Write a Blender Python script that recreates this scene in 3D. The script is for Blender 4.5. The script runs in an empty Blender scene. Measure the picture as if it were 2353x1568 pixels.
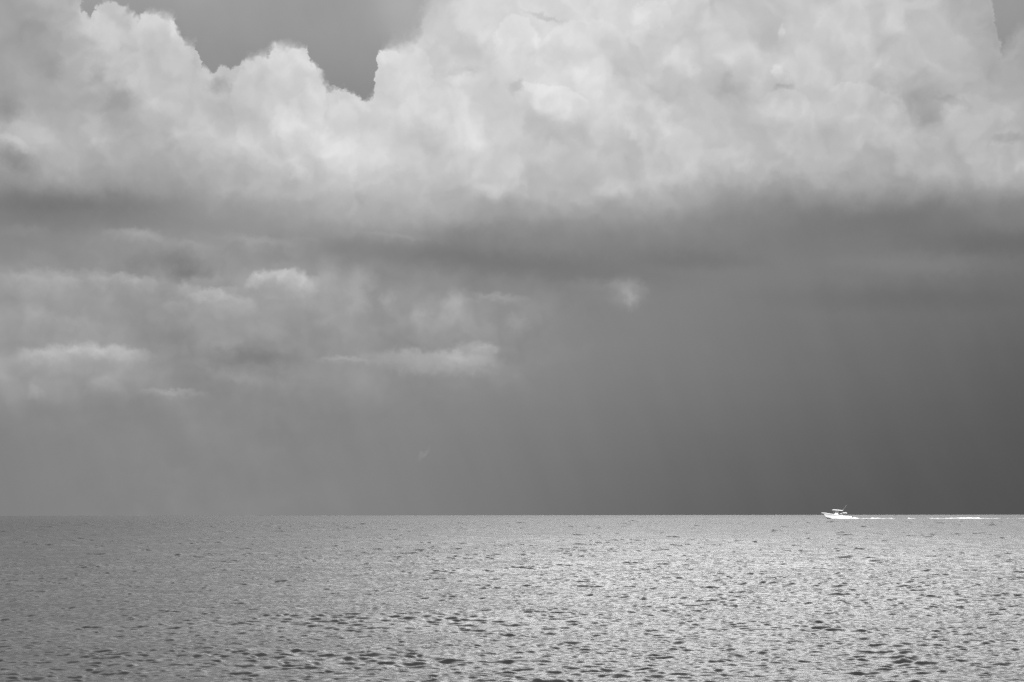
import bpy, bmesh, math, random
import numpy as np
from mathutils import Vector, Matrix, noise as mnoise

random.seed(7)
scene = bpy.context.scene
C = scene.collection

# ------------------------------------------------------------------ camera
PW, PH = 2353.0, 1568.0            # measuring units used for the photograph
FOC = 3269.0                       # focal length in those units (50 mm on a 36 mm wide sensor)
PITCH = math.radians(6.949)
ROLL = math.radians(0.075)
CAM_H = 1.38
EARTH = 7.4e6                      # earth radius with refraction
cam_d = bpy.data.cameras.new('camera')
cam_d.sensor_width = 36.0
cam_d.lens = FOC / PW * 36.0
cam_d.clip_start = 0.05
cam_d.clip_end = 60000
cam = bpy.data.objects.new('camera', cam_d)
C.objects.link(cam)
cam.location = (0, 0, CAM_H)
cam.rotation_euler = (math.radians(90) + PITCH, ROLL, 0)
scene.camera = cam
ROT = cam.rotation_euler.to_matrix()

def direction(px, py):
    v = ROT @ Vector(((px - PW / 2) / FOC, -(py - PH / 2) / FOC, -1.0))
    return v.normalized()

def azel(px, py):
    v = direction(px, py)
    return math.degrees(math.atan2(v.x, v.y)), math.degrees(math.asin(v.z))

def pixel_of(az, el):
    a, e = math.radians(az), math.radians(el)
    v = Vector((math.sin(a) * math.cos(e), math.cos(a) * math.cos(e), math.sin(e)))
    w = ROT.transposed() @ v
    return PW / 2 - w.x / w.z * FOC, PH / 2 + w.y / w.z * FOC

# ------------------------------------------------------------------ exposure
scene.view_settings.view_transform = 'Standard'
scene.view_settings.look = 'None'
scene.view_settings.exposure = 0
scene.view_settings.gamma = 1
scene.render.film_transparent = False
scene.cycles.max_bounces = 6
scene.cycles.use_denoising = False

SUN_EL, SUN_AZ = 34.0, 203.0       # degrees; azimuth clockwise from +Y (behind the camera, to the left)

# ------------------------------------------------------------------ sky
world = bpy.data.worlds.new('World')
scene.world = world
world.use_nodes = True
NT = world.node_tree
NT.nodes.clear()

class V:
    """a socket with arithmetic"""
    def __init__(s, sock): s.s = sock
    def __add__(a, b): return m_('ADD', a, b)
    def __radd__(a, b): return m_('ADD', b, a)
    def __sub__(a, b): return m_('SUBTRACT', a, b)
    def __rsub__(a, b): return m_('SUBTRACT', b, a)
    def __mul__(a, b): return m_('MULTIPLY', a, b)
    def __rmul__(a, b): return m_('MULTIPLY', b, a)
    def __truediv__(a, b): return m_('DIVIDE', a, b)

def put(nt, inp, v):
    if isinstance(v, V): nt.links.new(v.s, inp)
    else: inp.default_value = v

def m_(op, a, b=None, c=None, nt=None, clamp=False):
    nt = nt or CUR[0]
    n = nt.nodes.new('ShaderNodeMath'); n.operation = op; n.use_clamp = clamp
    put(nt, n.inputs[0], a)
    if b is not None: put(nt, n.inputs[1], b)
    if c is not None: put(nt, n.inputs[2], c)
    return V(n.outputs[0])

CUR = [NT]
def vm(op, a, b=None):
    n = CUR[0].nodes.new('ShaderNodeVectorMath'); n.operation = op
    put(CUR[0], n.inputs[0], a)
    if b is not None: put(CUR[0], n.inputs[1], b)
    return V(n.outputs['Value' if op in ('LENGTH', 'DOT_PRODUCT') else 'Vector'])

def xyz(x, y, z=0.0):
    n = CUR[0].nodes.new('ShaderNodeCombineXYZ')
    for i, k in enumerate((x, y, z)): put(CUR[0], n.inputs[i], k)
    return V(n.outputs[0])

def split(v):
    n = CUR[0].nodes.new('ShaderNodeSeparateXYZ'); put(CUR[0], n.inputs[0], v)
    return V(n.outputs[0]), V(n.outputs[1]), V(n.outputs[2])

def rgb_vec(c):
    n = CUR[0].nodes.new('ShaderNodeSeparateColor'); put(CUR[0], n.inputs[0], c)
    return xyz(V(n.outputs[0]), V(n.outputs[1]), V(n.outputs[2]))

def dot_rgb(a, b):
    n = CUR[0].nodes.new('ShaderNodeMix'); n.data_type = 'RGBA'; n.blend_type = 'MULTIPLY'
    n.inputs[0].default_value = 1.0
    put(CUR[0], n.inputs[6], a); put(CUR[0], n.inputs[7], b)
    q = CUR[0].nodes.new('ShaderNodeSeparateColor'); put(CUR[0], q.inputs[0], V(n.outputs[2]))
    return V(q.outputs[0]) + V(q.outputs[1]) + V(q.outputs[2])

def noise(v, scale, detail=4, rough=0.5, color=False, dist=0.0, kind='FBM', lac=2.0):
    n = CUR[0].nodes.new('ShaderNodeTexNoise')
    n.noise_dimensions = '3D'; n.noise_type = kind
    put(CUR[0], n.inputs['Vector'], v)
    n.inputs['Scale'].default_value = scale; n.inputs['Detail'].default_value = detail
    n.inputs['Roughness'].default_value = rough; n.inputs['Distortion'].default_value = dist
    n.inputs['Lacunarity'].default_value = lac
    return rgb_vec(V(n.outputs['Color'])) if color else V(n.outputs['Fac'])

def voronoi(v, scale, detail=2, rough=0.5, smooth=0.6):
    n = CUR[0].nodes.new('ShaderNodeTexVoronoi')
    n.voronoi_dimensions = '2D'; n.feature = 'SMOOTH_F1'; n.normalize = True
    put(CUR[0], n.inputs['Vector'], v)
    n.inputs['Scale'].default_value = scale; n.inputs['Detail'].default_value = detail
    n.inputs['Roughness'].default_value = rough; n.inputs['Smoothness'].default_value = smooth
    return V(n.outputs['Distance'])

def ss(x, a, b, lo=0.0, hi=1.0):
    n = CUR[0].nodes.new('ShaderNodeMapRange'); n.interpolation_type = 'SMOOTHSTEP'
    put(CUR[0], n.inputs[0], x)
    for i, k in enumerate((a, b, lo, hi)): put(CUR[0], n.inputs[i + 1], k)
    return V(n.outputs[0])

def mixf(f, a, b):
    n = CUR[0].nodes.new('ShaderNodeMix'); n.data_type = 'FLOAT'
    put(CUR[0], n.inputs[0], f); put(CUR[0], n.inputs[2], a); put(CUR[0], n.inputs[3], b)
    return V(n.outputs[0])

def ramp(x, stops, interp):
    n = CUR[0].nodes.new('ShaderNodeValToRGB'); r = n.color_ramp
    r.interpolation = interp
    while len(r.elements) < len(stops): r.elements.new(0.5)
    for e, (p, c) in zip(r.elements, stops):
        e.position = p; e.color = (*c, 1)
    put(CUR[0], n.inputs[0], x)
    return V(n.outputs[0])

gx = [0, 147, 294, 441, 588, 735, 882, 1029, 1176, 1323, 1470, 1617, 1764, 1911, 2058, 2205, 2353]
gy = [0, 79, 158, 237, 316, 395, 474, 553, 632, 711, 790, 869, 948, 1027, 1106, 1185]
tone = np.array([
 [165,178,200,195,200,200,200,208,222,219,216,210,206,206,202,188,165],
 [165,178,202,200,205,205,208,215,224,219,213,207,205,208,203,192,172],
 [163,178,198,200,208,212,216,218,219,214,209,202,200,202,200,192,180],
 [166,180,192,198,205,210,212,215,214,211,206,200,198,200,192,182,184],
 [182,184,182,190,203,212,210,208,208,206,202,197,196,200,192,186,178],
 [150,172,176,178,194,207,205,197,200,202,197,191,186,190,186,180,182],
 [126,126,132,148,162,174,186,184,172,168,170,156,141,139,138,140,140],
 [142,137,154,147,150,142,138,136,135,134,132,130,128,127,125,121,114],
 [152,155,150,152,160,156,144,138,134,132,132,131,128,126,123,118,112],
 [156,157,151,160,166,162,155,155,149,136,133,127,124,121,117,113,109],
 [158,162,160,150,147,147,150,153,150,134,130,126,121,116,112,109,100],
 [150,154,150,142,142,144,146,145,140,131,126,122,118,112,108,104,95],
 [136,140,140,140,140,138,137,135,131,126,121,117,112,107,102,99,92],
 [131,135,136,136,136,135,133,130,126,121,115,111,106,102,98,95,88],
 [129,133,135,136,136,134,131,128,123,117,111,107,102,98,93,91,86],
 [129,133,136,137,136,134,131,127,121,114,108,103,98,94,90,89,84]], float)

def tone_at(px, py):
    px = min(max(px, 0), 2352.9); py = min(max(py, 0), 1184.9)
    i = int(px // 147.0625); j = int(py // 79)
    i = min(i, 15); j = min(j, 14)
    u = px / 147.0625 - i; v = py / 79 - j
    t = tone
    return ((t[j, i] * (1 - u) + t[j, i + 1] * u) * (1 - v) + (t[j + 1, i] * (1 - u) + t[j + 1, i + 1] * u) * v) / 255.0

A0, A1 = -20.4, 20.4               # sky chart, degrees of azimuth
E0, E1 = 0.0, 20.4                 # and elevation
NCOL, NROW = 18, 20

tc = NT.nodes.new('ShaderNodeTexCoord')
dvec = vm('NORMALIZE', V(tc.outputs['Generated']))
dx_, dy_, dz_ = split(dvec)
AZ = m_('ARCTAN2', dx_, dy_) * 57.29578
EL = m_('ARCSINE', dz_) * 57.29578
P = xyz(AZ, EL, 0.0)

def gray(v):
    n = NT.nodes.new('ShaderNodeCombineColor')
    for i in range(3): put(NT, n.inputs[i], v)
    return V(n.outputs[0])

# --- domain warps
w1 = vm('SUBTRACT', noise(P, 0.22, 3, 0.5, True), (0.5, 0.5, 0.5))
w2 = vm('SUBTRACT', noise(vm('ADD', P, (31.0, 7.0, 3.0)), 0.9, 5, 0.58, True), (0.5, 0.5, 0.5))
up = ss(EL, 9.0, 12.6)             # the upper, cumulus part of the sky
low = ss(EL, 3.0, 7.5, 0.3, 1.0)              # below this only smooth rain shafts
a1 = mixf(up, 0.5, 2.0) * low
a2 = mixf(up, 0.9, 1.5) * low
Pw = vm('ADD', P, vm('ADD', vm('MULTIPLY', w1, xyz(a1, a1 * 0.6)), vm('MULTIPLY', w2, xyz(a2, a2 * 0.7))))
wx, wy, _ = split(Pw)
tx = (wx - A0) * (1 / (A1 - A0)); ty = (wy - E0) * (1 / (E1 - E0))
tonal = None
for k in range(NCOL // 3):
    ws, vs = [], []
    for i in range(NCOL):
        ws.append((i / (NCOL - 1), tuple(1.0 if i == 3 * k + q else 0.0 for q in range(3))))
    for j in range(NROW):
        el = E0 + (E1 - E0) * j / (NROW - 1)
        c = []
        for q in range(3):
            az = A0 + (A1 - A0) * (3 * k + q) / (NCOL - 1)
            c.append(tone_at(*pixel_of(az, el)))
        vs.append((j / (NROW - 1), tuple(c)))
    d = dot_rgb(ramp(tx, ws, 'B_SPLINE'), ramp(ty, vs, 'CARDINAL'))
    tonal = d if tonal is None else tonal + d

# --- billows: rounded bumps lit from above
Pb = vm('ADD', P, vm('MULTIPLY', w2, (1.6, 1.6, 0.0)))
Pb = vm('ADD', Pb, vm('MULTIPLY', w1, (2.0, 2.0, 0.0)))
def bumps(p):
    return voronoi(p, 0.25, 3.0, 0.5, 0.8)
b0 = bumps(Pb)
b1 = bumps(vm('ADD', Pb, (0.2, 0.5, 0.0)))
relief = b1 - b0
c0 = noise(Pw, 0.35, 3, 0.5)
c1 = noise(vm('ADD', Pw, (0.4, 0.8, 0.0)), 0.35, 3, 0.5)
wisp = noise(Pb, 0.8, 5, 0.52) - 0.5
patch = ss(c0, 0.42, 0.58, 0.35, 1.1)
strength = mixf(up, ss(tonal, 0.50, 0.60), ss(tonal, 0.56, 0.74))
tonal = tonal + strength * ((relief * patch) * mixf(up, 0.22, 0.40) + (c0 - c1) * mixf(up, 0.16, 0.21) + wisp * mixf(up, 0.075, 0.075) - 0.012)

# --- individual heads, holes and streaks: x, y, rx, ry, turn, gain, edge, fade
heads = [
 (290,150,150,150,0,7,.05,.9), (640,240,112,135,0,8,.05,.9), (735,300,90,92,0,6,.08,.9),
 (822,415,84,122,-10,9,.22,1.2), (925,165,72,62,0,8,.05,.9), (1010,330,130,130,0,5,.08,.9),
 (1185,100,56,62,10,11,.10,1.2), (1262,222,90,30,-12,9,.12,1.1), (1330,110,110,62,15,6,.08,1.0),
 (1500,35,46,34,0,9,.15,1.1), (1440,250,120,70,-30,5,.1,1.0), (1560,390,80,120,30,7,.15,1.1),
 (1793,80,10,18,-20,16,.5,1.6), (1788,170,13,22,10,16,.5,1.6), (1800,240,60,36,0,6,.1,1.1),
 (1990,235,90,40,-20,8,.10,1.1), (1970,80,120,90,25,6,.08,1.0), (2230,300,80,80,0,6,.1,1.0),
 (2120,248,54,44,25,-19,.85,3.0), (2138,286,44,30,35,-15,.8,3.0), (2085,205,26,40,20,-10,.9,3.0), (2312,318,42,14,0,-14,.6,3.0),
 (2190,236,46,10,-22,-10,.6,3.0), (1800,200,26,9,0,-14,.6,3.0), (1690,180,60,36,35,-9,.6,3.0),
 (4,255,40,34,0,-24,.95,3.0), (26,366,60,26,-20,-20,.95,3.0), (26,326,46,16,-25,16,.8,2.0),
 (112,155,40,30,0,-10,.95,3.0), (225,170,22,34,0,-14,.7,3.0), (504,194,30,20,0,-30,.95,3.0),
 (1252,38,46,7,-15,-18,.8,3.0), (1186,202,14,20,-30,-22,.8,3.0), (1060,165,48,10,5,-12,.8,3.0),
 (540,265,70,50,0,-9,.8,3.0), (265,245,40,60,0,-10,.8,3.0), (1480,110,34,60,20,-7,.8,3.0),
 (985,320,40,70,15,-9,.8,3.0), (1760,95,40,50,0,-8,.8,3.0),
 # the smaller, hazier bank low on the left
 (650,655,86,34,-3,16,.25,1.5), (490,695,112,34,-12,11,.3,1.6), (180,655,200,36,2,9,.3,1.4), (190,828,160,34,3,15,.35,1.7),
 (588,648,26,22,0,7,.35,1.3), (625,638,34,24,0,8,.3,1.3), (676,642,36,26,0,9,.3,1.3), (716,654,28,26,0,8,.35,1.3),
 (525,672,24,18,0,7,.4,1.3), (484,676,30,20,0,8,.35,1.3), (444,690,26,18,0,7,.4,1.3), (404,708,34,16,0,6,.4,1.4), (420,664,12,18,10,8,.7,1.6),
 (330,650,30,20,0,7,.35,1.4), (288,640,36,16,0,7,.35,1.4), (228,644,34,15,0,6,.4,1.4), (150,648,40,16,0,6,.4,1.4), (60,650,50,18,0,6,.4,1.4),
 (140,806,40,18,0,8,.5,1.5), (196,800,40,20,0,10,.45,1.5), (250,812,40,18,0,8,.5,1.5), (310,822,44,18,10,7,.5,1.6), (90,822,40,16,0,7,.5,1.6),
 (310,542,64,18,3,24,.85,2.6), (350,552,50,16,0,8,.8,2.2), (430,568,60,16,-5,10,.9,2.6), (600,562,110,17,-5,13,.9,2.6), (690,556,44,12,0,7,.9,2.6),
 (1000,834,172,30,-3,16,.5,1.7), (1000,840,160,26,-3,7,.9,3.0), (1085,818,64,34,6,14,.4,1.5), (1110,812,34,20,10,7,.4,1.5), (1030,816,36,18,0,6,.4,1.5), (790,830,66,10,0,14,.8,2.4), (900,545,90,11,-4,9,.95,2.6),
 (1442,672,44,40,10,12,.98,3.0), (1446,690,16,24,10,9,.98,3.0), (1400,655,100,16,-3,5,.98,3.0), (1050,708,38,40,30,20,.9,2.6), (1110,690,50,16,10,10,.9,2.6),
 (965,730,22,28,10,14,.9,2.6), (890,690,16,20,0,9,.98,3.0), (820,670,36,56,0,12,.95,3.0), (760,650,30,50,10,9,.95,3.0),
 (1165,688,60,14,-5,13,.9,2.6), (1185,755,26,34,-30,14,.9,2.6), (400,905,80,10,-5,16,.9,2.6),
 (560,880,120,24,-8,11,.9,2.6), (75,900,18,18,0,8,.98,3.0), (250,880,44,26,30,10,.9,2.6), (972,1044,18,6,45,6,.98,3.0),
 (120,740,120,26,-8,8,.8,2.0), (60,540,60,20,0,8,.9,2.6), (390,770,90,30,0,-6,.95,3.0), (430,630,60,14,10,-8,.95,3.0),
 (1720,480,170,34,8,-6,.98,3.0), (2250,550,200,34,-6,-5,.98,3.0), (2050,685,300,34,-3,-4,.98,3.0), (2150,610,220,26,-4,5,.95,3.0), (1600,600,160,24,-4,-5,.95,3.0),
 (1150,530,190,30,4,-5,.98,3.0),
 (220,462,300,26,2,-7,.98,3.0), (420,605,120,24,-3,-9,.95,3.0), (1330,625,280,40,-4,-6,.98,3.0),
 (1010,590,260,34,-4,-6,.98,3.0), (2100,490,280,44,4,-6,.98,3.0), (560,820,130,22,-3,-9,.9,3.0),
]
w3 = vm('SUBTRACT', noise(vm('ADD', P, (5.0, 77.0, 9.0)), 3.2, 5, 0.62, True), (0.5, 0.5, 0.5))
pf = vm('ADD', P, vm('ADD', vm('MULTIPLY', w2, (0.7, 0.6, 0.0)), vm('MULTIPLY', w3, (0.65, 0.50, 0.0))))
DEG = math.degrees(1 / FOC)
heads_sum = None
for count, (x, y, rx, ry, turn, gain, edge, fade) in enumerate(heads):
    if count and count % 10 == 0:    # keeps the node graph's evaluation in short batches
        pf = vm('ADD', pf, xyz(heads_sum * 1e-5, 0.0, 0.0))
    az, el = azel(x, y)
    n = NT.nodes.new('ShaderNodeMapping'); n.vector_type = 'TEXTURE'
    put(NT, n.inputs[0], pf)
    n.inputs['Location'].default_value = (az, el, 0)
    n.inputs['Rotation'].default_value = (0, 0, math.radians(turn))
    n.inputs['Scale'].default_value = (rx * DEG, ry * DEG, 1)
    r = vm('LENGTH', V(n.outputs[0]))
    rim = ss(r, 1.0 + edge * 0.45, 1.0 - edge)
    if fade < 2.9:                   # bright head: strong on the crest, fading into the body below
        qx, qy, _ = split(V(n.outputs[0]))
        rim = rim * ss(qy, -1.1 / fade, 0.9, 0.25, 1.0)
    t = rim * (gain / 255.0)
    heads_sum = t if heads_sum is None else heads_sum + t
tonal = tonal + heads_sum * mixf(up, 1.5, 1.0)

# --- clear gap between the cumulus tops
edge_pts = [(-60,-60),(183,-60),(186,5),(192,28),(201,42),(210,48),(220,20),(235,2),(260,4),(275,11),(300,22),(313,40),(322,42),
 (335,31),(380,35),(398,40),(410,65),(425,94),(440,96),(450,102),(456,150),(468,153),(483,164),(488,168),(500,155),(518,147),
 (532,160),(550,147),(575,126),(590,125),(613,127),(620,108),(640,100),(665,107),(680,115),(695,107),(706,115),(713,140),
 (728,148),(740,168),(748,192),(756,204),(783,200),(803,215),(823,223),(838,234),(852,230),(860,195),(864,150),(870,130),(882,105),
 (905,94),(930,92),(950,80),(962,50),(975,-20),(990,-60),(2272,-60),(2278,0),(2288,50),(2293,90),(2302,118),(2312,100),(2328,88),
 (2337,58),(2350,52),(2420,20)]
fc = NT.nodes.new('ShaderNodeFloatCurve')
cm = fc.mapping; cm.use_clip = False
cv = cm.curves[0]
G0, G1 = 12.0, 24.0
pts = []
for (x, y) in edge_pts:
    az, el = azel(x, y)
    pts.append(((az - A0) / (A1 - A0), (el - G0) / (G1 - G0)))
pts = [p for p in pts if 0 <= p[0] <= 1]
cv.points[0].location = (0.0, 1.0); cv.points[1].location = (1.0, pts[-1][1])
for p in pts: cv.points.new(*p)
for p in cv.points: p.handle_type = 'VECTOR'
cm.update()
pe = vm('ADD', P, vm('MULTIPLY', w2, (0.42, 0.5, 0.0)))
pe = vm('ADD', pe, vm('MULTIPLY', w3, (0.62, 0.62, 0.0)))
ex, ey, _ = split(pe)
put(NT, fc.inputs['Value'], (ex - A0) * (1 / (A1 - A0)))
crest = V(fc.outputs[0]) * (G1 - G0) + G0
# how far the veil at the gap's upper right softens the edge
a_, e_ = azel(955, 22)
veil_d = vm('LENGTH', vm('MULTIPLY', vm('SUBTRACT', P, (a_, e_, 0)), (0.55, 0.75, 0.0)))
veil = ss(veil_d, 1.7, 0.2)
frayed = ss(noise(vm('ADD', P, (2.0, 40.0, 1.0)), 0.9, 3, 0.55), 0.46, 0.66, 0.0, 0.5) + ss(AZ, 17.3, 18.6) * 0.3
clear = ss(ey - crest, mixf(veil, -0.07 - frayed, -2.2), mixf(veil, 0.10 + frayed * 0.7, 0.9))
gap_sky = ss(EL, 15.4, 20.5, 0.535, 0.605) + noise(vm('ADD', P, (9.0, 2.0, 4.0)), 0.35, 4, 0.5) * 0.06 - 0.02
gap_sky = gap_sky + veil * 0.05
rimlight = ss(crest - ey, 0.9, 0.0) * 0.022 * (1.0 - veil)
tonal = mixf(clear, tonal - up * 0.012 + rimlight, gap_sky)
tonal = tonal + (noise(xyz(AZ * 1.6 + EL * 0.55, EL * 0.4, 2.0), 0.5, 4, 0.5) - 0.5) * 0.024   # faint rain shafts

lum_seen = m_('POWER', m_('MAXIMUM', tonal, 0.01), 2.25)

# --- the rest of the dome: a physical sky behind bright thin cloud overhead, brightest ahead to the right
sky = NT.nodes.new('ShaderNodeTexSky'); sky.sky_type = 'NISHITA'; sky.sun_disc = False
sky.sun_elevation = math.radians(SUN_EL); sky.sun_rotation = math.radians(SUN_AZ)
bw = NT.nodes.new('ShaderNodeRGBToBW'); NT.links.new(sky.outputs[0], bw.inputs[0])
nish = V(bw.outputs[0]) * 0.07
def glow(az, el, ra, re):
    return ss(vm('LENGTH', vm('MULTIPLY', vm('SUBTRACT', P, (az, el, 0)), (1 / ra, 1 / re, 0))), 1.0, 0.0)
ov = noise(P, 0.06, 4, 0.55)
overhead = nish + 0.55 + glow(13, 21, 33, 19) * 6.8 + glow(12, 26, 46, 36) * 2.2 + glow(-18, 25, 40, 22) * 0.85
overhead = overhead * ss(ov, 0.25, 0.75, 0.75, 1.25)
dome = mixf(ss(EL, 21.0, 24.0), lum_seen, overhead)

bg_a = NT.nodes.new('ShaderNodeBackground'); put(NT, bg_a.inputs[0], gray(dome)); bg_a.inputs[1].default_value = 1
bg_b = NT.nodes.new('ShaderNodeBackground'); put(NT, bg_b.inputs[0], gray(overhead)); bg_b.inputs[1].default_value = 1
mx = NT.nodes.new('ShaderNodeMixShader')
high = m_('GREATER_THAN', EL, 24.0)
put(NT, mx.inputs[0], high)
NT.links.new(bg_a.outputs[0], mx.inputs[1]); NT.links.new(bg_b.outputs[0], mx.inputs[2])
wo = NT.nodes.new('ShaderNodeOutputWorld'); NT.links.new(mx.outputs[0], wo.inputs[0])
world.cycles.sampling_method = 'MANUAL'; world.cycles.sample_map_resolution = 512

# ------------------------------------------------------------------ sun
sd = bpy.data.lights.new('sun', 'SUN'); sd.energy = 4.5; sd.angle = math.radians(0.5); sd.color = (1, 1, 1)
sun = bpy.data.objects.new('sun', sd); C.objects.link(sun)
a = math.radians(SUN_AZ); e = math.radians(SUN_EL)
sv = Vector((math.sin(a) * math.cos(e), math.cos(a) * math.cos(e), math.sin(e)))
sun.rotation_euler = sv.to_track_quat('Z', 'Y').to_euler()
#SEA

# ------------------------------------------------------------------ helpers
def tag(o, label=None, cat=None, group=None, kind=None):
    if label: o['label'] = label
    if cat: o['category'] = cat
    if group: o['group'] = group
    if kind: o['kind'] = kind
    return o

def empty(name, loc, rz=0.0):
    o = bpy.data.objects.new(name, None); C.objects.link(o)
    o.location = loc; o.rotation_euler = (0, 0, rz); o.empty_display_size = 0.3
    return o

def material(name, col, rough=0.5, metal=0.0, spec=0.5, var=0.06, scale=6.0, bump=0.0):
    """procedural paint, plastic or cloth: the tone drifts a little over the surface"""
    m = bpy.data.materials.new(name); m.use_nodes = True
    nt = m.node_tree; b = nt.nodes['Principled BSDF']
    t = nt.nodes.new('ShaderNodeTexCoord')
    n = nt.nodes.new('ShaderNodeTexNoise'); n.inputs['Scale'].default_value = scale; n.inputs['Detail'].default_value = 5
    nt.links.new(t.outputs['Object'], n.inputs['Vector'])
    r = nt.nodes.new('ShaderNodeMapRange')
    r.inputs[3].default_value = col * (1 - var); r.inputs[4].default_value = col * (1 + var)
    nt.links.new(n.outputs['Fac'], r.inputs[0])
    nt.links.new(r.outputs[0], b.inputs['Base Color'])
    b.inputs['Roughness'].default_value = rough; b.inputs['Metallic'].default_value = metal
    b.inputs['Specular IOR Level'].default_value = spec
    if bump:
        u = nt.nodes.new('ShaderNodeBump'); u.inputs['Strength'].default_value = bump
        u.inputs['Distance'].default_value = 0.05
        nt.links.new(n.outputs['Fac'], u.inputs['Height']); nt.links.new(u.outputs[0], b.inputs['Normal'])
    return m

def mesh_obj(name, bm, mat, parent=None, smooth=True, bevel=0.0):
    me = bpy.data.meshes.new(name)
    bmesh.ops.recalc_face_normals(bm, faces=bm.faces[:])
    bm.to_mesh(me); bm.free()
    if smooth:
        for p in me.polygons: p.use_smooth = True
    me.materials.append(mat)
    o = bpy.data.objects.new(name, me); C.objects.link(o)
    if parent: o.parent = parent
    if bevel:
        md = o.modifiers.new('bevel', 'BEVEL'); md.width = bevel; md.segments = 2; md.limit_method = 'ANGLE'
    return o

def tube(bm, pts, rad, seg=8):
    """a tapering round bar through the points"""
    pts = [Vector(p) for p in pts]
    if not hasattr(rad, '__len__'): rad = [rad] * len(pts)
    rings = []
    for i, p in enumerate(pts):
        d = (pts[min(i + 1, len(pts) - 1)] - pts[max(i - 1, 0)]).normalized()
        u = d.cross(Vector((0, 1, 0.01)))
        if u.length < 1e-3: u = d.cross(Vector((1, 0, 0)))
        u.normalize(); w = d.cross(u)
        rings.append([bm.verts.new(p + (u * math.cos(t) + w * math.sin(t)) * rad[i]) for t in [2 * math.pi * k / seg for k in range(seg)]])
    for a, b in zip(rings, rings[1:]):
        for k in range(seg): bm.faces.new((a[k], a[(k + 1) % seg], b[(k + 1) % seg], b[k]))
    bm.faces.new(rings[0][::-1]); bm.faces.new(rings[-1])

def loft(bm, sections, cap=True, closed=True):
    rows = [[bm.verts.new(p) for p in s] for s in sections]
    n = len(rows[0])
    for a, b in zip(rows, rows[1:]):
        for k in range(n if closed else n - 1):
            bm.faces.new((a[k], a[(k + 1) % n], b[(k + 1) % n], b[k]))
    if cap:
        bm.faces.new(rows[0][::-1]); bm.faces.new(rows[-1])
    return rows

def ball(bm, c, r, seg=12):
    m = Matrix.Translation(Vector(c)) @ Matrix.Diagonal((*((r, r, r) if not hasattr(r, '__len__') else r), 1))
    bmesh.ops.create_uvsphere(bm, u_segments=seg, v_segments=max(6, seg // 2 + 2), radius=1, matrix=m)

# ------------------------------------------------------------------ sea: one sheet of real waves out to the horizon
rng = np.random.default_rng(11)
G_N = 320
WIND = math.radians(263)            # waves run towards the camera and a little to the left
#         shortest wavelength, rms slope of the octave
SEA_STATE = 0.85
BANDS = [(0.025, .085), (0.05, .140), (0.10, .165), (0.20, .128), (0.40, .052), (0.80, .038), (1.6, .036), (3.2, .034), (6.4, .024), (12.8, .009)]

def turn_of(i):
    return (0.7 + i * 2.399) * 0.08

def wave_band(lam, slope, i):
    L = lam * (23.0 + (i * 2.7) % 5)
    k1 = 2 * np.pi * np.fft.fftfreq(G_N, L / G_N)
    kx, ky = np.meshgrid(k1, k1, indexing='ij')
    k = np.hypot(kx, ky)
    inside = (k > np.pi / lam) & (k <= 2 * np.pi / lam)
    th = np.arctan2(ky, kx)
    spread = 0.06 + 0.94 * np.abs(np.cos(np.angle(np.exp(1j * (th - WIND - turn_of(i) - (0.32 if 1 < lam < 5 else 0) - rng.uniform(-.3, .3)))) / 2)) ** (12 if lam < .15 else 22)
    amp = np.where(inside, spread / np.maximum(k, 1e-6) ** 2.0, 0)
    h = amp * (rng.normal(size=k.shape) + 1j * rng.normal(size=k.shape))
    kk = np.maximum(k, 1e-6)
    H = np.fft.ifft2(h).real
    sx = np.fft.ifft2(1j * kx * h).real; sy = np.fft.ifft2(1j * ky * h).real
    s = SEA_STATE * slope / math.sqrt((sx ** 2 + sy ** 2).mean())
    DX = np.fft.ifft2(-1j * kx / kk * h).real * s
    DY = np.fft.ifft2(-1j * ky / kk * h).real * s
    return L, H * s, DX, DY

def sample(grid, L, x, y):
    u = (x / L * G_N) % G_N; v = (y / L * G_N) % G_N
    i = np.floor(u).astype(np.int32); j = np.floor(v).astype(np.int32)
    fu = (u - i).astype(np.float32); fv = (v - j).astype(np.float32)
    i %= G_N; j %= G_N; i2 = (i + 1) % G_N; j2 = (j + 1) % G_N
    fu = fu; fv = fv
    g = grid.astype(np.float32)
    return (g[i, j] * (1 - fu) + g[i2, j] * fu) * (1 - fv) + (g[i, j2] * (1 - fu) + g[i2, j2] * fu) * fv

fine = np.radians(np.arange(-24.0, 24.0001, 0.052))
coarse = np.radians(np.arange(27.0, 333.1, 3.0))
theta = np.concatenate([fine, coarse])
RR = [0.6, 1.0, 1.6, 2.4, 3.2, 4.0, 4.8]
while RR[-1] < 14000:
    r = RR[-1]
    step = 0.0065 if r < 8.0 else 0.0012 if r < 100 else 0.0018 if r < 500 else 0.006 if r < 4600 else 0.06
    RR.append(r * (1 + step))
RR = np.array(RR)
nT, nR = len(theta), len(RR)
R2, T2 = np.meshgrid(RR, theta, indexing='ij')
X0 = (R2 * np.sin(T2)).ravel(); Y0 = (R2 * np.cos(T2)).ravel()
Rf = R2.ravel()
Z = np.zeros_like(X0); DXs = np.zeros_like(X0); DYs = np.zeros_like(X0)
lost = np.full_like(X0, 0.0018)     # slope variance of ripples shorter than the mesh
gust = np.zeros_like(X0)
for q, (kx_, ky_, ph) in enumerate([(.11, .05, 0.3), (-.045, .085, 2.0), (.02, .031, 4.4), (.19, -.12, 1.2), (.007, .016, 0.7)]):
    gust += np.sin(kx_ * X0 + ky_ * Y0 + ph + 1.3 * np.sin(.023 * X0 - .031 * Y0 + q))
gust = 1.0 + 0.11 * gust / 1.6      # patches of wind-ruffled and smoother water
sp = (0.0012 + 0.0006 * np.clip((Rf - 70) / 60, 0, 1)) * Rf
crest_h = np.zeros_like(X0); crest_n = 1e-6
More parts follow.
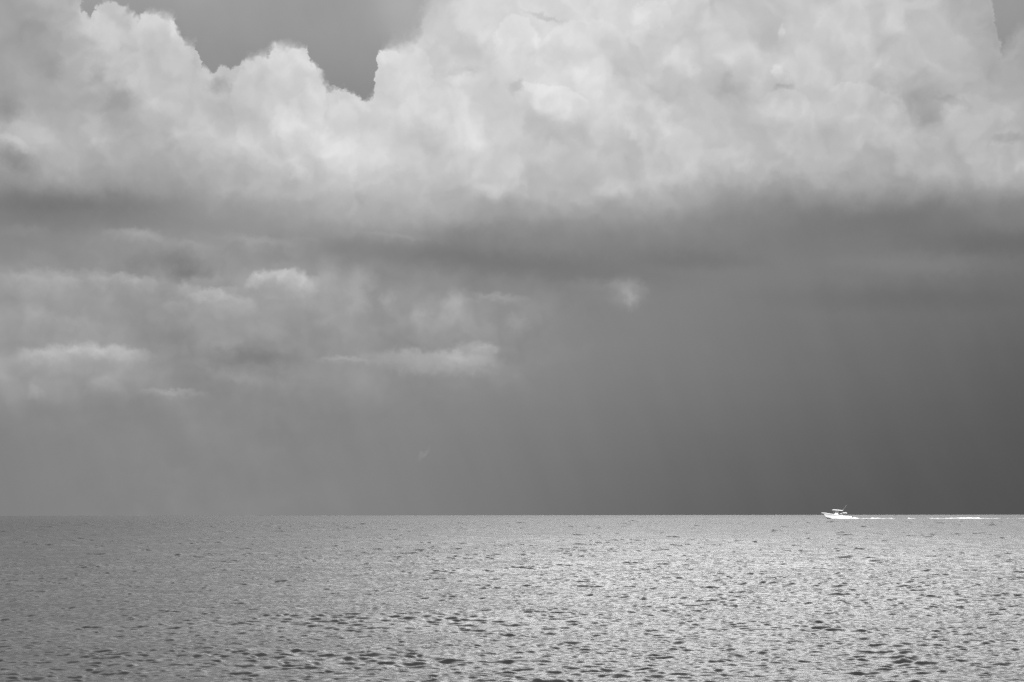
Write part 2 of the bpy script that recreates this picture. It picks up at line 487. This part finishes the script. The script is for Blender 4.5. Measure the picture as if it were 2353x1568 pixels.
for i, (lam, slope) in list(enumerate(BANDS))[::-1]:
    L, H, DX, DY = wave_band(lam, slope, i)
    w = np.clip((lam / sp - 0.28) / 0.8, 0, 1); w = w * w * (3 - 2 * w)
    w[np.abs(T2.ravel()) > math.radians(24.01)] *= 0.0 if lam < 3 else 1.0
    if 0.3 < lam < 2.0:              # wave groups are choppier in the open water farther out
        w = w * (0.62 + 0.25 * np.clip((Rf - 9) / 30, 0, 1) + 2.9 * np.clip((Rf - 35) / 190, 0, 1))
    elif 0.15 < lam < 0.3:
        w = w * (0.78 + 0.42 * np.clip((Rf - 12) / 35, 0, 1))
    elif lam < 0.15:
        w = w * (1.22 - 0.22 * np.clip((Rf - 14) / 40, 0, 1))
    sel = w > 0.001
    a = 0.7 + i * 2.399
    xr = X0[sel] * math.cos(a * 0.08) - Y0[sel] * math.sin(a * 0.08) + 13.1 * i
    yr = X0[sel] * math.sin(a * 0.08) + Y0[sel] * math.cos(a * 0.08) + 7.7 * i
    g = 1.0
    if lam < 1.0:                    # short waves steepen on the crests of the longer ones
        g = gust[sel] * np.exp(np.clip(crest_h[sel] / math.sqrt(crest_n), -2.2, 2.2) * 0.14 - 0.01)
    hh = sample(H, L, xr, yr) * w[sel] * g
    Z[sel] += hh
    crest_h *= 0.75; crest_n *= 0.5625
    crest_h[sel] += hh / H.std(); crest_n += 1.0
    lean = 0.22 * hh
    ddx = sample(DX, L, xr, yr) * w[sel] * g; ddy = sample(DY, L, xr, yr) * w[sel] * g
    c_, s_ = math.cos(a * 0.08), math.sin(a * 0.08)
    DXs[sel] += (ddx * c_ + ddy * s_) * 0.6 + lean * math.cos(WIND); DYs[sel] += (-ddx * s_ + ddy * c_) * 0.6 + lean * math.sin(WIND)
    lost += (SEA_STATE * slope) ** 2 * np.clip(1 - w ** 2, 0, 1) * 0.35
co = np.empty((nR * nT, 3), np.float32)
co[:, 0] = X0 + DXs; co[:, 1] = Y0 + DYs
co[:, 2] = Z - Rf ** 2 / (2 * EARTH)
jj, ii = np.meshgrid(np.arange(nR - 1), np.arange(nT), indexing='ij')
i2 = (ii + 1) % nT
quads = np.stack([jj * nT + ii, (jj + 1) * nT + ii, (jj + 1) * nT + i2, jj * nT + i2], -1).reshape(-1, 4)[:, ::-1]
nq = len(quads)
loops = np.concatenate([quads.ravel(), np.arange(nT)[::-1]]).astype(np.int32)      # and a small cap under the camera
me = bpy.data.meshes.new('sea')
me.vertices.add(len(co)); me.vertices.foreach_set('co', co.ravel())
me.loops.add(len(loops)); me.loops.foreach_set('vertex_index', loops)
me.polygons.add(nq + 1)
me.polygons.foreach_set('loop_start', np.concatenate([np.arange(nq) * 4, [nq * 4]]).astype(np.int32))
me.update(calc_edges=True)
me.polygons.foreach_set('use_smooth', np.ones(nq + 1, bool))
at_ = me.attributes.new('ripple', 'FLOAT', 'POINT')
at_.data.foreach_set('value', np.sqrt(np.sqrt(2 * lost)).astype(np.float32))
sea = bpy.data.objects.new('sea', me); C.objects.link(sea)
tag(sea, kind='structure')
if me.polygons[0].normal.z < 0: me.flip_normals()

wm = bpy.data.materials.new('sea_water'); wm.use_nodes = True
nt = wm.node_tree; b = nt.nodes['Principled BSDF']
b.inputs['Base Color'].default_value = (0.018, 0.018, 0.018, 1)
b.inputs['IOR'].default_value = 1.34
an = nt.nodes.new('ShaderNodeAttribute'); an.attribute_name = 'ripple'
nt.links.new(an.outputs['Fac'], b.inputs['Roughness'])
me.materials.append(wm)

def sea_z(x, y):
    r2 = x * x + y * y
    return -r2 / (2 * EARTH)
#BOAT
# ------------------------------------------------------------------ boat
S = 403.0 / 5690.0 / 9.804          # metres per unit of the close-up measurements
BOAT_R = 403.0
def place(sx, r):
    """point at distance r in the direction of photograph column sx (source pixels)"""
    v = direction(sx / 4096 * PW, 1185.0)
    h = math.hypot(v.x, v.y)
    return v.x / h * r, v.y / h * r
bx, by = place(3400.0, BOAT_R)
heading = math.atan2(-bx, by)       # broadside on to the camera
white = material('white_gelcoat', 0.82, 0.25, var=0.03)
white_matt = material('white_canvas', 0.80, 0.7, var=0.05)
black = material('black_hull_bottom', 0.012, 0.6)
blackgloss = material('black_engine_cover', 0.012, 0.3)
shade_under = material('canopy_underside_shade', 0.03, 0.8)
rubber_and_shadow = material('black_rubber_and_shadow', 0.02, 0.6)  # black rubber parts, also the shadow strip under the gunwale
alu = material('white_coated_tube', 0.8, 0.3)
glass = material('tinted_plexiglass', 0.09, 0.1)
greyp = material('grey_plastic', 0.35, 0.4)
deckm = material('off_white_deck', 0.62, 0.6)

def bp(x, y, z=0.0):
    """close-up measurement (x across, y down) -> boat coordinates, bow towards -X"""
    return Vector(((x - 1525) * S, z, (640 - y) * S))

boat = empty('motorboat', (bx, by, sea_z(bx, by)), heading)
tag(boat, 'white centre console motorboat with canopy and black-topped outboard speeding left across the sea', 'boat')
# stations: x, sheer y, chine y, keel y, half beam at sheer, half beam at chine   (y in close-up units, down)
ST = [(1525,540,625,690,1.14,1.05),(1400,528,622,690,1.20,1.08),(1240,508,618,688,1.24,1.08),(1100,498,636,684,1.24,1.04),
      (1000,490,640,678,1.21,.97),(900,474,640,668,1.12,.84),(840,464,628,660,1.03,.70),(800,455,606,654,.96,.60),(760,447,591,646,.88,.52),
      (700,438,586,632,.70,.34),(650,431,576,600,.52,.17),(610,425,530,541,.36,.06),(575,421,478,480,.20,.02),(556,418,440,441,.10,.01)]
bm = bmesh.new(); secs = []
for (x, ys, yc, yk, bs, bc) in ST:
    sec = []
    for s_ in (-1, 1):
        row = []
        for t in np.linspace(0, 1, 7):
            flare = bc + (bs - bc) * (t ** (1.0 if x > 900 else 1.7))
            row.append(bp(x, yc + (ys - yc) * t, s_ * flare))
        sec.append(row)
    secs.append(sec[0][::-1] + sec[1])
loft(bm, secs, cap=False, closed=False)
t0 = [bm.verts.new(p) for p in (bp(1525.5,540,-1.14), bp(1525.5,625,-1.05), bp(1525.5,690,0), bp(1525.5,625,1.05), bp(1525.5,540,1.14))]
bm.faces.new(t0)
hull = mesh_obj('hull', bm, white, boat)
bm = bmesh.new()
loft(bm, [[bp(x, yc, -bc), bp(x, (yc + yk) / 2 + 3, -bc * .55), bp(x, yk, 0), bp(x, (yc + yk) / 2 + 3, bc * .55), bp(x, yc, bc)]
          for (x, ys, yc, yk, bs, bc) in ST], cap=False, closed=False)
mesh_obj('hull_bottom', bm, black, boat)  # black below the chine
# deck and cockpit sole
bm = bmesh.new()
loft(bm, [[bp(x, ys + 4, -bs * .97), bp(x, ys + (4 if x < 800 else 50), -bs * .80), bp(x, ys + (4 if x < 800 else 50), bs * .80), bp(x, ys + 4, bs * .97)]
          for (x, ys, yc, yk, bs, bc) in ST], cap=False, closed=False)
mesh_obj('deck', bm, deckm, boat, smooth=False)
# gunwale cap running out into the bow pulpit, and a black strip standing for the shadow line under it
for s_ in (-1, 1):
    bm = bmesh.new(); rows = []
    for (x, ys, yc, yk, bs, bc) in ST:
        th = 9 + 14 * min(1, max(0, (1100 - x) / 250))
        rows.append([bp(x, ys + 3, s_ * (bs + .05)), bp(x, ys - th, s_ * (bs + .05)), bp(x, ys - th, s_ * max(bs - .13, 0.0)), bp(x, ys + 3, s_ * max(bs - .13, 0.0))])
    rows.append([bp(470, 412, s_ * .20), bp(466, 398, s_ * .20), bp(466, 398, 0.0), bp(470, 412, 0.0)])
    loft(bm, rows)
    mesh_obj('gunwale', bm, white, boat, smooth=False, bevel=0.012)
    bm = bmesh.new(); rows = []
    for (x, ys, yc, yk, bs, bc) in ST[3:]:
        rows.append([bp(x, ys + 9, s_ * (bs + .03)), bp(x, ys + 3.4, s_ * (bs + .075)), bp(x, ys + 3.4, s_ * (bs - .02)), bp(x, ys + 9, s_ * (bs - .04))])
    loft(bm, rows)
    mesh_obj('rail_shadow', bm, rubber_and_shadow, boat, smooth=False)
# anchor on its roller, cleat
bm = bmesh.new()
tube(bm, [bp(560, 405), bp(585, 392), bp(612, 400)], [.045, .07, .05])
tube(bm, [bp(585, 392, -.16), bp(588, 386), bp(585, 392, .16)], [.03, .06, .03])
anchor = mesh_obj('anchor', bm, rubber_and_shadow, boat)
bm = bmesh.new(); tube(bm, [bp(605, 412), bp(603, 396)], [.05, .04]); ball(bm, bp(603, 393), .06)
mesh_obj('bow_light', bm, greyp, boat)
# console with its windscreen
bm = bmesh.new()
loft(bm, [[bp(x, y, -w) for x, y in pr] for w, pr in [
    (.46, [(945,540),(945,440),(965,428),(990,412),(1078,412),(1092,440),(1105,465),(1145,500),(1145,540)]),
    (-.46, [(945,540),(945,440),(965,428),(990,412),(1078,412),(1092,440),(1105,465),(1145,500),(1145,540)])]])
cons = mesh_obj('console', bm, white, boat, smooth=False, bevel=0.03)
bm = bmesh.new()
loft(bm, [[bp(948, 441, w), bp(962, 345, w * .9), bp(966, 345, w * .9), bp(952, 441, w)] for w in (-.44, -.2, .2, .44)])
mesh_obj('windscreen', bm, glass, boat, smooth=False)
bm = bmesh.new()
c = bp(1112, 452)
for k in range(12):
    a0, a1_ = 2 * math.pi * k / 12, 2 * math.pi * (k + 1) / 12
    tube(bm, [c + Vector((math.cos(a0) * .06, math.sin(a0) * .19, math.cos(a0) * .17)), c + Vector((math.cos(a1_) * .06, math.sin(a1_) * .19, math.cos(a1_) * .17))], .014, 6)
tube(bm, [c, c + Vector((-.14, 0, -.05))], .02, 6)
mesh_obj('steering_wheel', bm, rubber_and_shadow, boat)
# canopy on its frame
bm = bmesh.new()
def canopy_sec(w, dz):
    pr = [(868,293),(930,279),(1060,287),(1180,300),(1268,312),(1272,326),(1180,318),(1060,307),(930,298),(872,298)]
    return [bp(x, y + dz, w) for x, y in pr]
loft(bm, [canopy_sec(-.98, 7), canopy_sec(-.9, 2), canopy_sec(-.5, -2), canopy_sec(0, -3), canopy_sec(.5, -2), canopy_sec(.9, 2), canopy_sec(.98, 7)])
can = mesh_obj('canopy', bm, white_matt, boat, smooth=False, bevel=0.015)
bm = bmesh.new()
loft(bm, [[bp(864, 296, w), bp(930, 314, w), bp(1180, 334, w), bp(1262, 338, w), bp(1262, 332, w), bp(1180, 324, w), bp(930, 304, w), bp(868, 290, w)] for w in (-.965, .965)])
mesh_obj('canopy_shade', bm, shade_under, boat, smooth=False)  # dark sheet standing in for the shade beneath the canopy
for s_ in (-1, 1):
    bm = bmesh.new(); tube(bm, [bp(1000, 520, s_ * .52), bp(1003, 420, s_ * .52), bp(1016, 322, s_ * .72)], [.05, .05, .045])
    mesh_obj('frame_post', bm, alu, boat)
    bm = bmesh.new(); tube(bm, [bp(1088, 520, s_ * .52), bp(1082, 420, s_ * .52), bp(1088, 322, s_ * .72)], [.05, .05, .045])
    mesh_obj('frame_post', bm, alu, boat)
    bm = bmesh.new(); tube(bm, [bp(912, 450, s_ * .45), bp(932, 390, s_ * .5), bp(950, 318, s_ * .6)], .014)
    mesh_obj('frame_brace', bm, alu, boat)
# leaning post seat
bm = bmesh.new()
loft(bm, [[bp(1205, 498, w), bp(1205, 487, w), bp(1262, 487, w), bp(1262, 498, w)] for w in (-.42, .42)])
seat = mesh_obj('seat', bm, white_matt, boat, smooth=False, bevel=0.03)
for s_ in (-1, 1):
    bm = bmesh.new(); tube(bm, [bp(1235, 560, s_ * .36), bp(1235, 496, s_ * .36)], .03)
    mesh_obj('seat_leg', bm, alu, boat)
# rack behind the canopy, white bundle lashed on it
bm = bmesh.new()
for s_ in (-1, 1):
    tube(bm, [bp(1262, 322, s_ * .5), bp(1290, 345, s_ * .5), bp(1350, 372, s_ * .5), bp(1395, 395, s_ * .5)], [.05, .07, .05, .03])
tube(bm, [bp(1292, 350, -.5), bp(1292, 350, .5)], .05)
mesh_obj('rack_arm', bm, rubber_and_shadow, boat)
bm = bmesh.new()
for k, (x, y, r) in enumerate([(1272,402,.15),(1300,408,.17),(1335,410,.15),(1362,398,.20),(1392,412,.17),(1410,420,.10)]):
    for w in (-.34, 0, .34): ball(bm, bp(x + 3 * w, y + 2 * math.sin(k * 5 + w * 9), w), (r * 1.05, r * 1.2, r * .85), 10)
mesh_obj('stowed_bundle', bm, white_matt, boat)
# whip aerials
for w, top in ((-.3, (1418, 100)), (.1, (1405, 112))):
    bm = bmesh.new(); tube(bm, [bp(1272, 305, w), bp(1300, 258, w), bp(top[0], top[1], w)], [.022, .016, .007], 6)
    mesh_obj('aerial', bm, greyp, boat)
bm = bmesh.new(); ball(bm, bp(1278, 298), (.10, .1, .07), 10); tube(bm, [bp(1278, 318), bp(1278, 300)], .03, 6)
mesh_obj('stern_light', bm, white, boat)
# outboard
bm = bmesh.new()
pro = [(1528,600),(1530,540),(1545,522),(1575,516),(1600,530),(1606,556),(1590,580),(1560,590)]
loft(bm, [[bp(1566 + (x - 1566) * k, 556 + (y - 556) * k, w) for x, y in pro] for w, k in ((-.2, .8), (-.15, 1), (.15, 1), (.2, .8))])
eng = mesh_obj('outboard_cowling', bm, white, boat, bevel=0.02)
bm = bmesh.new()
top = [(1508,528),(1530,508),(1572,500),(1606,514),(1624,545),(1622,575),(1606,578),(1608,552),(1596,530),(1570,518),(1540,524),(1520,534)]
loft(bm, [[bp(1566 + (x - 1566) * k, 545 + (y - 545) * k, w) for x, y in top] for w, k in ((-.24, .93), (-.18, 1), (.18, 1), (.24, .93))])
mesh_obj('outboard_cover', bm, blackgloss, boat, smooth=False, bevel=0.012)
bm = bmesh.new()
loft(bm, [[bp(x0_, y, -.05), bp(x1_, y, -.05), bp(x1_, y, .05), bp(x0_, y, .05)] for y, x0_, x1_ in ((585, 1538, 1585), (640, 1545, 1580), (690, 1548, 1574))])
mesh_obj('outboard_leg', bm, greyp, boat, smooth=False, bevel=0.01)

# ------------------------------------------------------------------ the helmsman
skin_m = material('skin', 0.22, 0.55); hair_m = material('dark_hair', 0.015, 0.7)
shirt_m = material('white_shirt', 0.82, 0.85, bump=0.3); trous_m = material('dark_shorts', 0.03, 0.85)
man = empty('person', boat.matrix_world @ Vector((0, 0, 0)), heading)
man.location = boat.location
tag(man, 'person in a white shirt with dark hair at the helm of the white boat', 'person')

def skinned(name, chains, mat, parent, sub=1):
    vs, es, rad, idx = [], [], [], {}
    for ch in chains:
        prev = None
        for (p, r) in ch:
            key = tuple(round(c_, 4) for c_ in p)
            if key not in idx:
                idx[key] = len(vs); vs.append(p); rad.append(r)
            if prev is not None: es.append((prev, idx[key]))
            prev = idx[key]
    me_ = bpy.data.meshes.new(name); me_.from_pydata(vs, es, []); 
    o = bpy.data.objects.new(name, me_); C.objects.link(o); o.parent = parent
    sk = o.modifiers.new('skin', 'SKIN'); sk.use_smooth_shade = True
    if not me_.skin_vertices: me_.skin_vertices.new()
    for v_, r in zip(me_.skin_vertices[0].data, rad): v_.radius = (r, r) if not hasattr(r, '__len__') else r
    me_.skin_vertices[0].data[0].use_root = True
    sb = o.modifiers.new('sub', 'SUBSURF'); sb.levels = sub; sb.render_levels = sub
    me_.materials.append(mat)
    return o
def q(x, y, w=0.0):
    v = bp(x, y, w); return (v.x, v.y, v.z)
hip, waist, chest, neck = q(1232, 474), q(1228, 455), q(1215, 425), q(1205, 404)
head0, head1 = q(1200, 395), q(1196, 385)
body = [[(hip, .14), (waist, .13), (chest, .155), (neck, .055), (head0, .085), (head1, .095)]]
shirt = [[(hip, .15), (waist, .145), (chest, .175), (q(1208, 410), .10)]]
shorts = [[(hip, .155)]]
for s_ in (-1, 1):
    sh, elb, wri = q(1210, 416, s_ * .20), q(1172, 440, s_ * .24), q(1132, 446, s_ * .16)
    hand = q(1124, 446, s_ * .16)
    body.append([(chest, .155), (sh, .06), (elb, .045), (wri, .028), (hand, .032)])
    for f in range(4):
        ln = (.075, .085, .08, .062)[f]; o_ = (f - 1.5) * .019
        b0_ = (hand[0], hand[1], hand[2])
        k1 = (hand[0] - ln * .5, hand[1] + o_, hand[2] + .012); k2 = (hand[0] - ln * .8, hand[1] + o_, hand[2] - .02)
        k3 = (hand[0] - ln * .62, hand[1] + o_, hand[2] - .045)
        body.append([(b0_, .032), (k1, .009), (k2, .009), (k3, .008)])
    body.append([((hand[0], hand[1], hand[2]), .032), ((hand[0] - .01, hand[1] - s_ * .035, hand[2] - .02), .010), ((hand[0] - .035, hand[1] - s_ * .04, hand[2] - .035), .009)])
    shirt.append([(chest, .175), (sh, .085), (q(1190, 429, s_ * .225), .068), (elb, .062), (q(1150, 443, s_ * .2), .052)])
    kn, an_, toe = q(1182, 492, s_ * .13), q(1192, 545, s_ * .13), q(1172, 551, s_ * .13)
    body.append([(hip, .14), (q(1225, 482, s_ * .11), .09), (kn, .06), (an_, .04), (toe, .035)])
    shorts.append([(hip, .155), (q(1225, 482, s_ * .11), .105), (q(1190, 490, s_ * .13), .082)])
skinned('body', body, skin_m, man)
skinned('shirt', shirt, shirt_m, man)
skinned('shorts', shorts, trous_m, man)
bm = bmesh.new(); ball(bm, q(1199, 382), (.112, .105, .105), 14); ball(bm, q(1207, 388), (.09, .1, .11), 12)
mesh_obj('hair', bm, hair_m, man)
bm = bmesh.new(); ball(bm, q(1184, 388), (.02, .015, .022), 8)
mesh_obj('nose', bm, skin_m, man)

# ------------------------------------------------------------------ wake: foam thrown up astern and left on the water
foam_m = material('sea_foam', 0.85, 0.8, var=0.08, scale=3.0, bump=0.4)
def foam_ridge(bm, sx0, sx1, dr, width, height, seed, thresh=0.0, step=0.14):
    """broken heap of foam along the track between two photograph columns"""
    r = BOAT_R + dr
    n = int((sx1 - sx0) * r / 5690 / step)
    m = max(6, int(width / 0.16))
    grid = {}
    for i in range(n + 1):
        sx = sx0 + (sx1 - sx0) * i / n
        along = (sx - 3395) * r / 5690
        end = min(1.0, i / n * 12, (n - i) / n * 8)
        for j in range(m + 1):
            w = (j / m - .5)
            f = mnoise.fractal(Vector((along * .8, w * width * .9, seed)), 0.9, 2.1, 5)
            g = mnoise.fractal(Vector((along * .17, seed * 3.1, 5.0)), 0.8, 2.0, 3)
            prof = max(0.0, 1 - (2 * w) ** 2)
            hgt = height(along) * end * prof * (0.62 + 0.75 * f + .5 * g) - thresh
            if hgt > 0.0:
                px, py = place(sx, r + w * width)
                grid[i, j] = bm.verts.new((px, py, sea_z(px, py) + hgt + .10))
    for i in range(n):
        for j in range(m):
            k = [(i, j), (i + 1, j), (i + 1, j + 1), (i, j + 1)]
            if all(a_ in grid for a_ in k): bm.faces.new([grid[a_] for a_ in k])
bm = bmesh.new()
foam_ridge(bm, 3350, 3440, -1.2, 1.6, lambda a_: .10 + .10 * max(0, min(1, (a_ + 2) / 3)), 1.0, .02)
foam_ridge(bm, 3396, 3436, 0.2, 1.8, lambda a_: .62 * max(0, 1 - abs(a_ - 1.5) / 2.2), 2.0, .015, .08)
foam_ridge(bm, 3415, 3585, 0, 2.2, lambda a_: .20 + .05 * math.sin(a_ * 1.1), 3.0, .015)
foam_ridge(bm, 3480, 3560, 2.0, 2.0, lambda a_: .24, 4.0, .05)
foam_ridge(bm, 3628, 3672, 0, 1.6, lambda a_: .16, 5.0, .04)
foam_ridge(bm, 3700, 3745, 45, 2.4, lambda a_: .17, 6.0, .03)
foam_ridge(bm, 3706, 3940, 3, 2.6, lambda a_: .22 + .10 * math.exp(-((a_ - 35) / 3) ** 2), 7.0, .03)
foam_ridge(bm, 3790, 3925, 7, 2.0, lambda a_: .24, 8.0, .07)
foam_ridge(bm, 3925, 4020, 5, 2.0, lambda a_: .20, 9.0, .045)
foam_ridge(bm, 4015, 4200, 6, 2.0, lambda a_: .17, 10.0, .05)
r_ = random.Random(5)
for k in range(260):                 # drops torn off the stern spray
    sx = 3398 + abs(r_.gauss(0, 16)); w = r_.gauss(0, .8)
    px, py = place(sx, BOAT_R + w)
    z = .1 + abs(r_.gauss(0, .22)) * max(.1, 1 - (sx - 3398) / 50)
    ball(bm, (px, py, z), r_.uniform(.015, .045), 5)
wake = mesh_obj('wake_foam', bm, foam_m)
tag(wake, 'broken white foam trailing behind the boat to the right edge', 'wake', kind='stuff')

# ------------------------------------------------------------------ a gull far out over the water
gm = material('white_plumage', 0.8, 0.8); gd = material('grey_wing', 0.12, 0.8)
gr = 1300.0
gx_, gy_ = place(443, gr)
gull = empty('seagull', (gx_, gy_, CAM_H + (2058.5 - 1913) / 5690 * gr), math.radians(20))
tag(gull, 'tiny pale seagull gliding low above the left horizon', 'bird')
bm = bmesh.new()
secs = []
for x, r, z in ((-.30, .012, .0), (-.25, .05, .01), (-.12, .075, .0), (.05, .07, -.01), (.2, .035, 0), (.34, .03, .01)):
    secs.append([Vector((x, math.cos(t) * r * (1.6 if x > .3 else 1), z + math.sin(t) * r * (.3 if x > .3 else 1))) for t in [2 * math.pi * k / 8 for k in range(8)]])
loft(bm, secs)
mesh_obj('body', bm, gm, gull)
bm = bmesh.new(); tube(bm, [(-.29, 0, 0), (-.37, 0, -.02)], [.014, .004], 6)
mesh_obj('beak', bm, gd, gull)
for s_ in (-1, 1):
    bm = bmesh.new(); secs = []
    for y, x0_, x1_, z in ((.04, -.12, .08, .02), (.25, -.15, .06, .14), (.42, -.12, .05, .13), (.62, -.02, .06, .05)):
        secs.append([Vector((x0_, s_ * y, z)), Vector(((x0_ + x1_) / 2, s_ * y, z + .018)), Vector((x1_, s_ * y, z)), Vector(((x0_ + x1_) / 2, s_ * y, z - .004))])
    loft(bm, secs)
    mesh_obj('wing', bm, gd, gull)
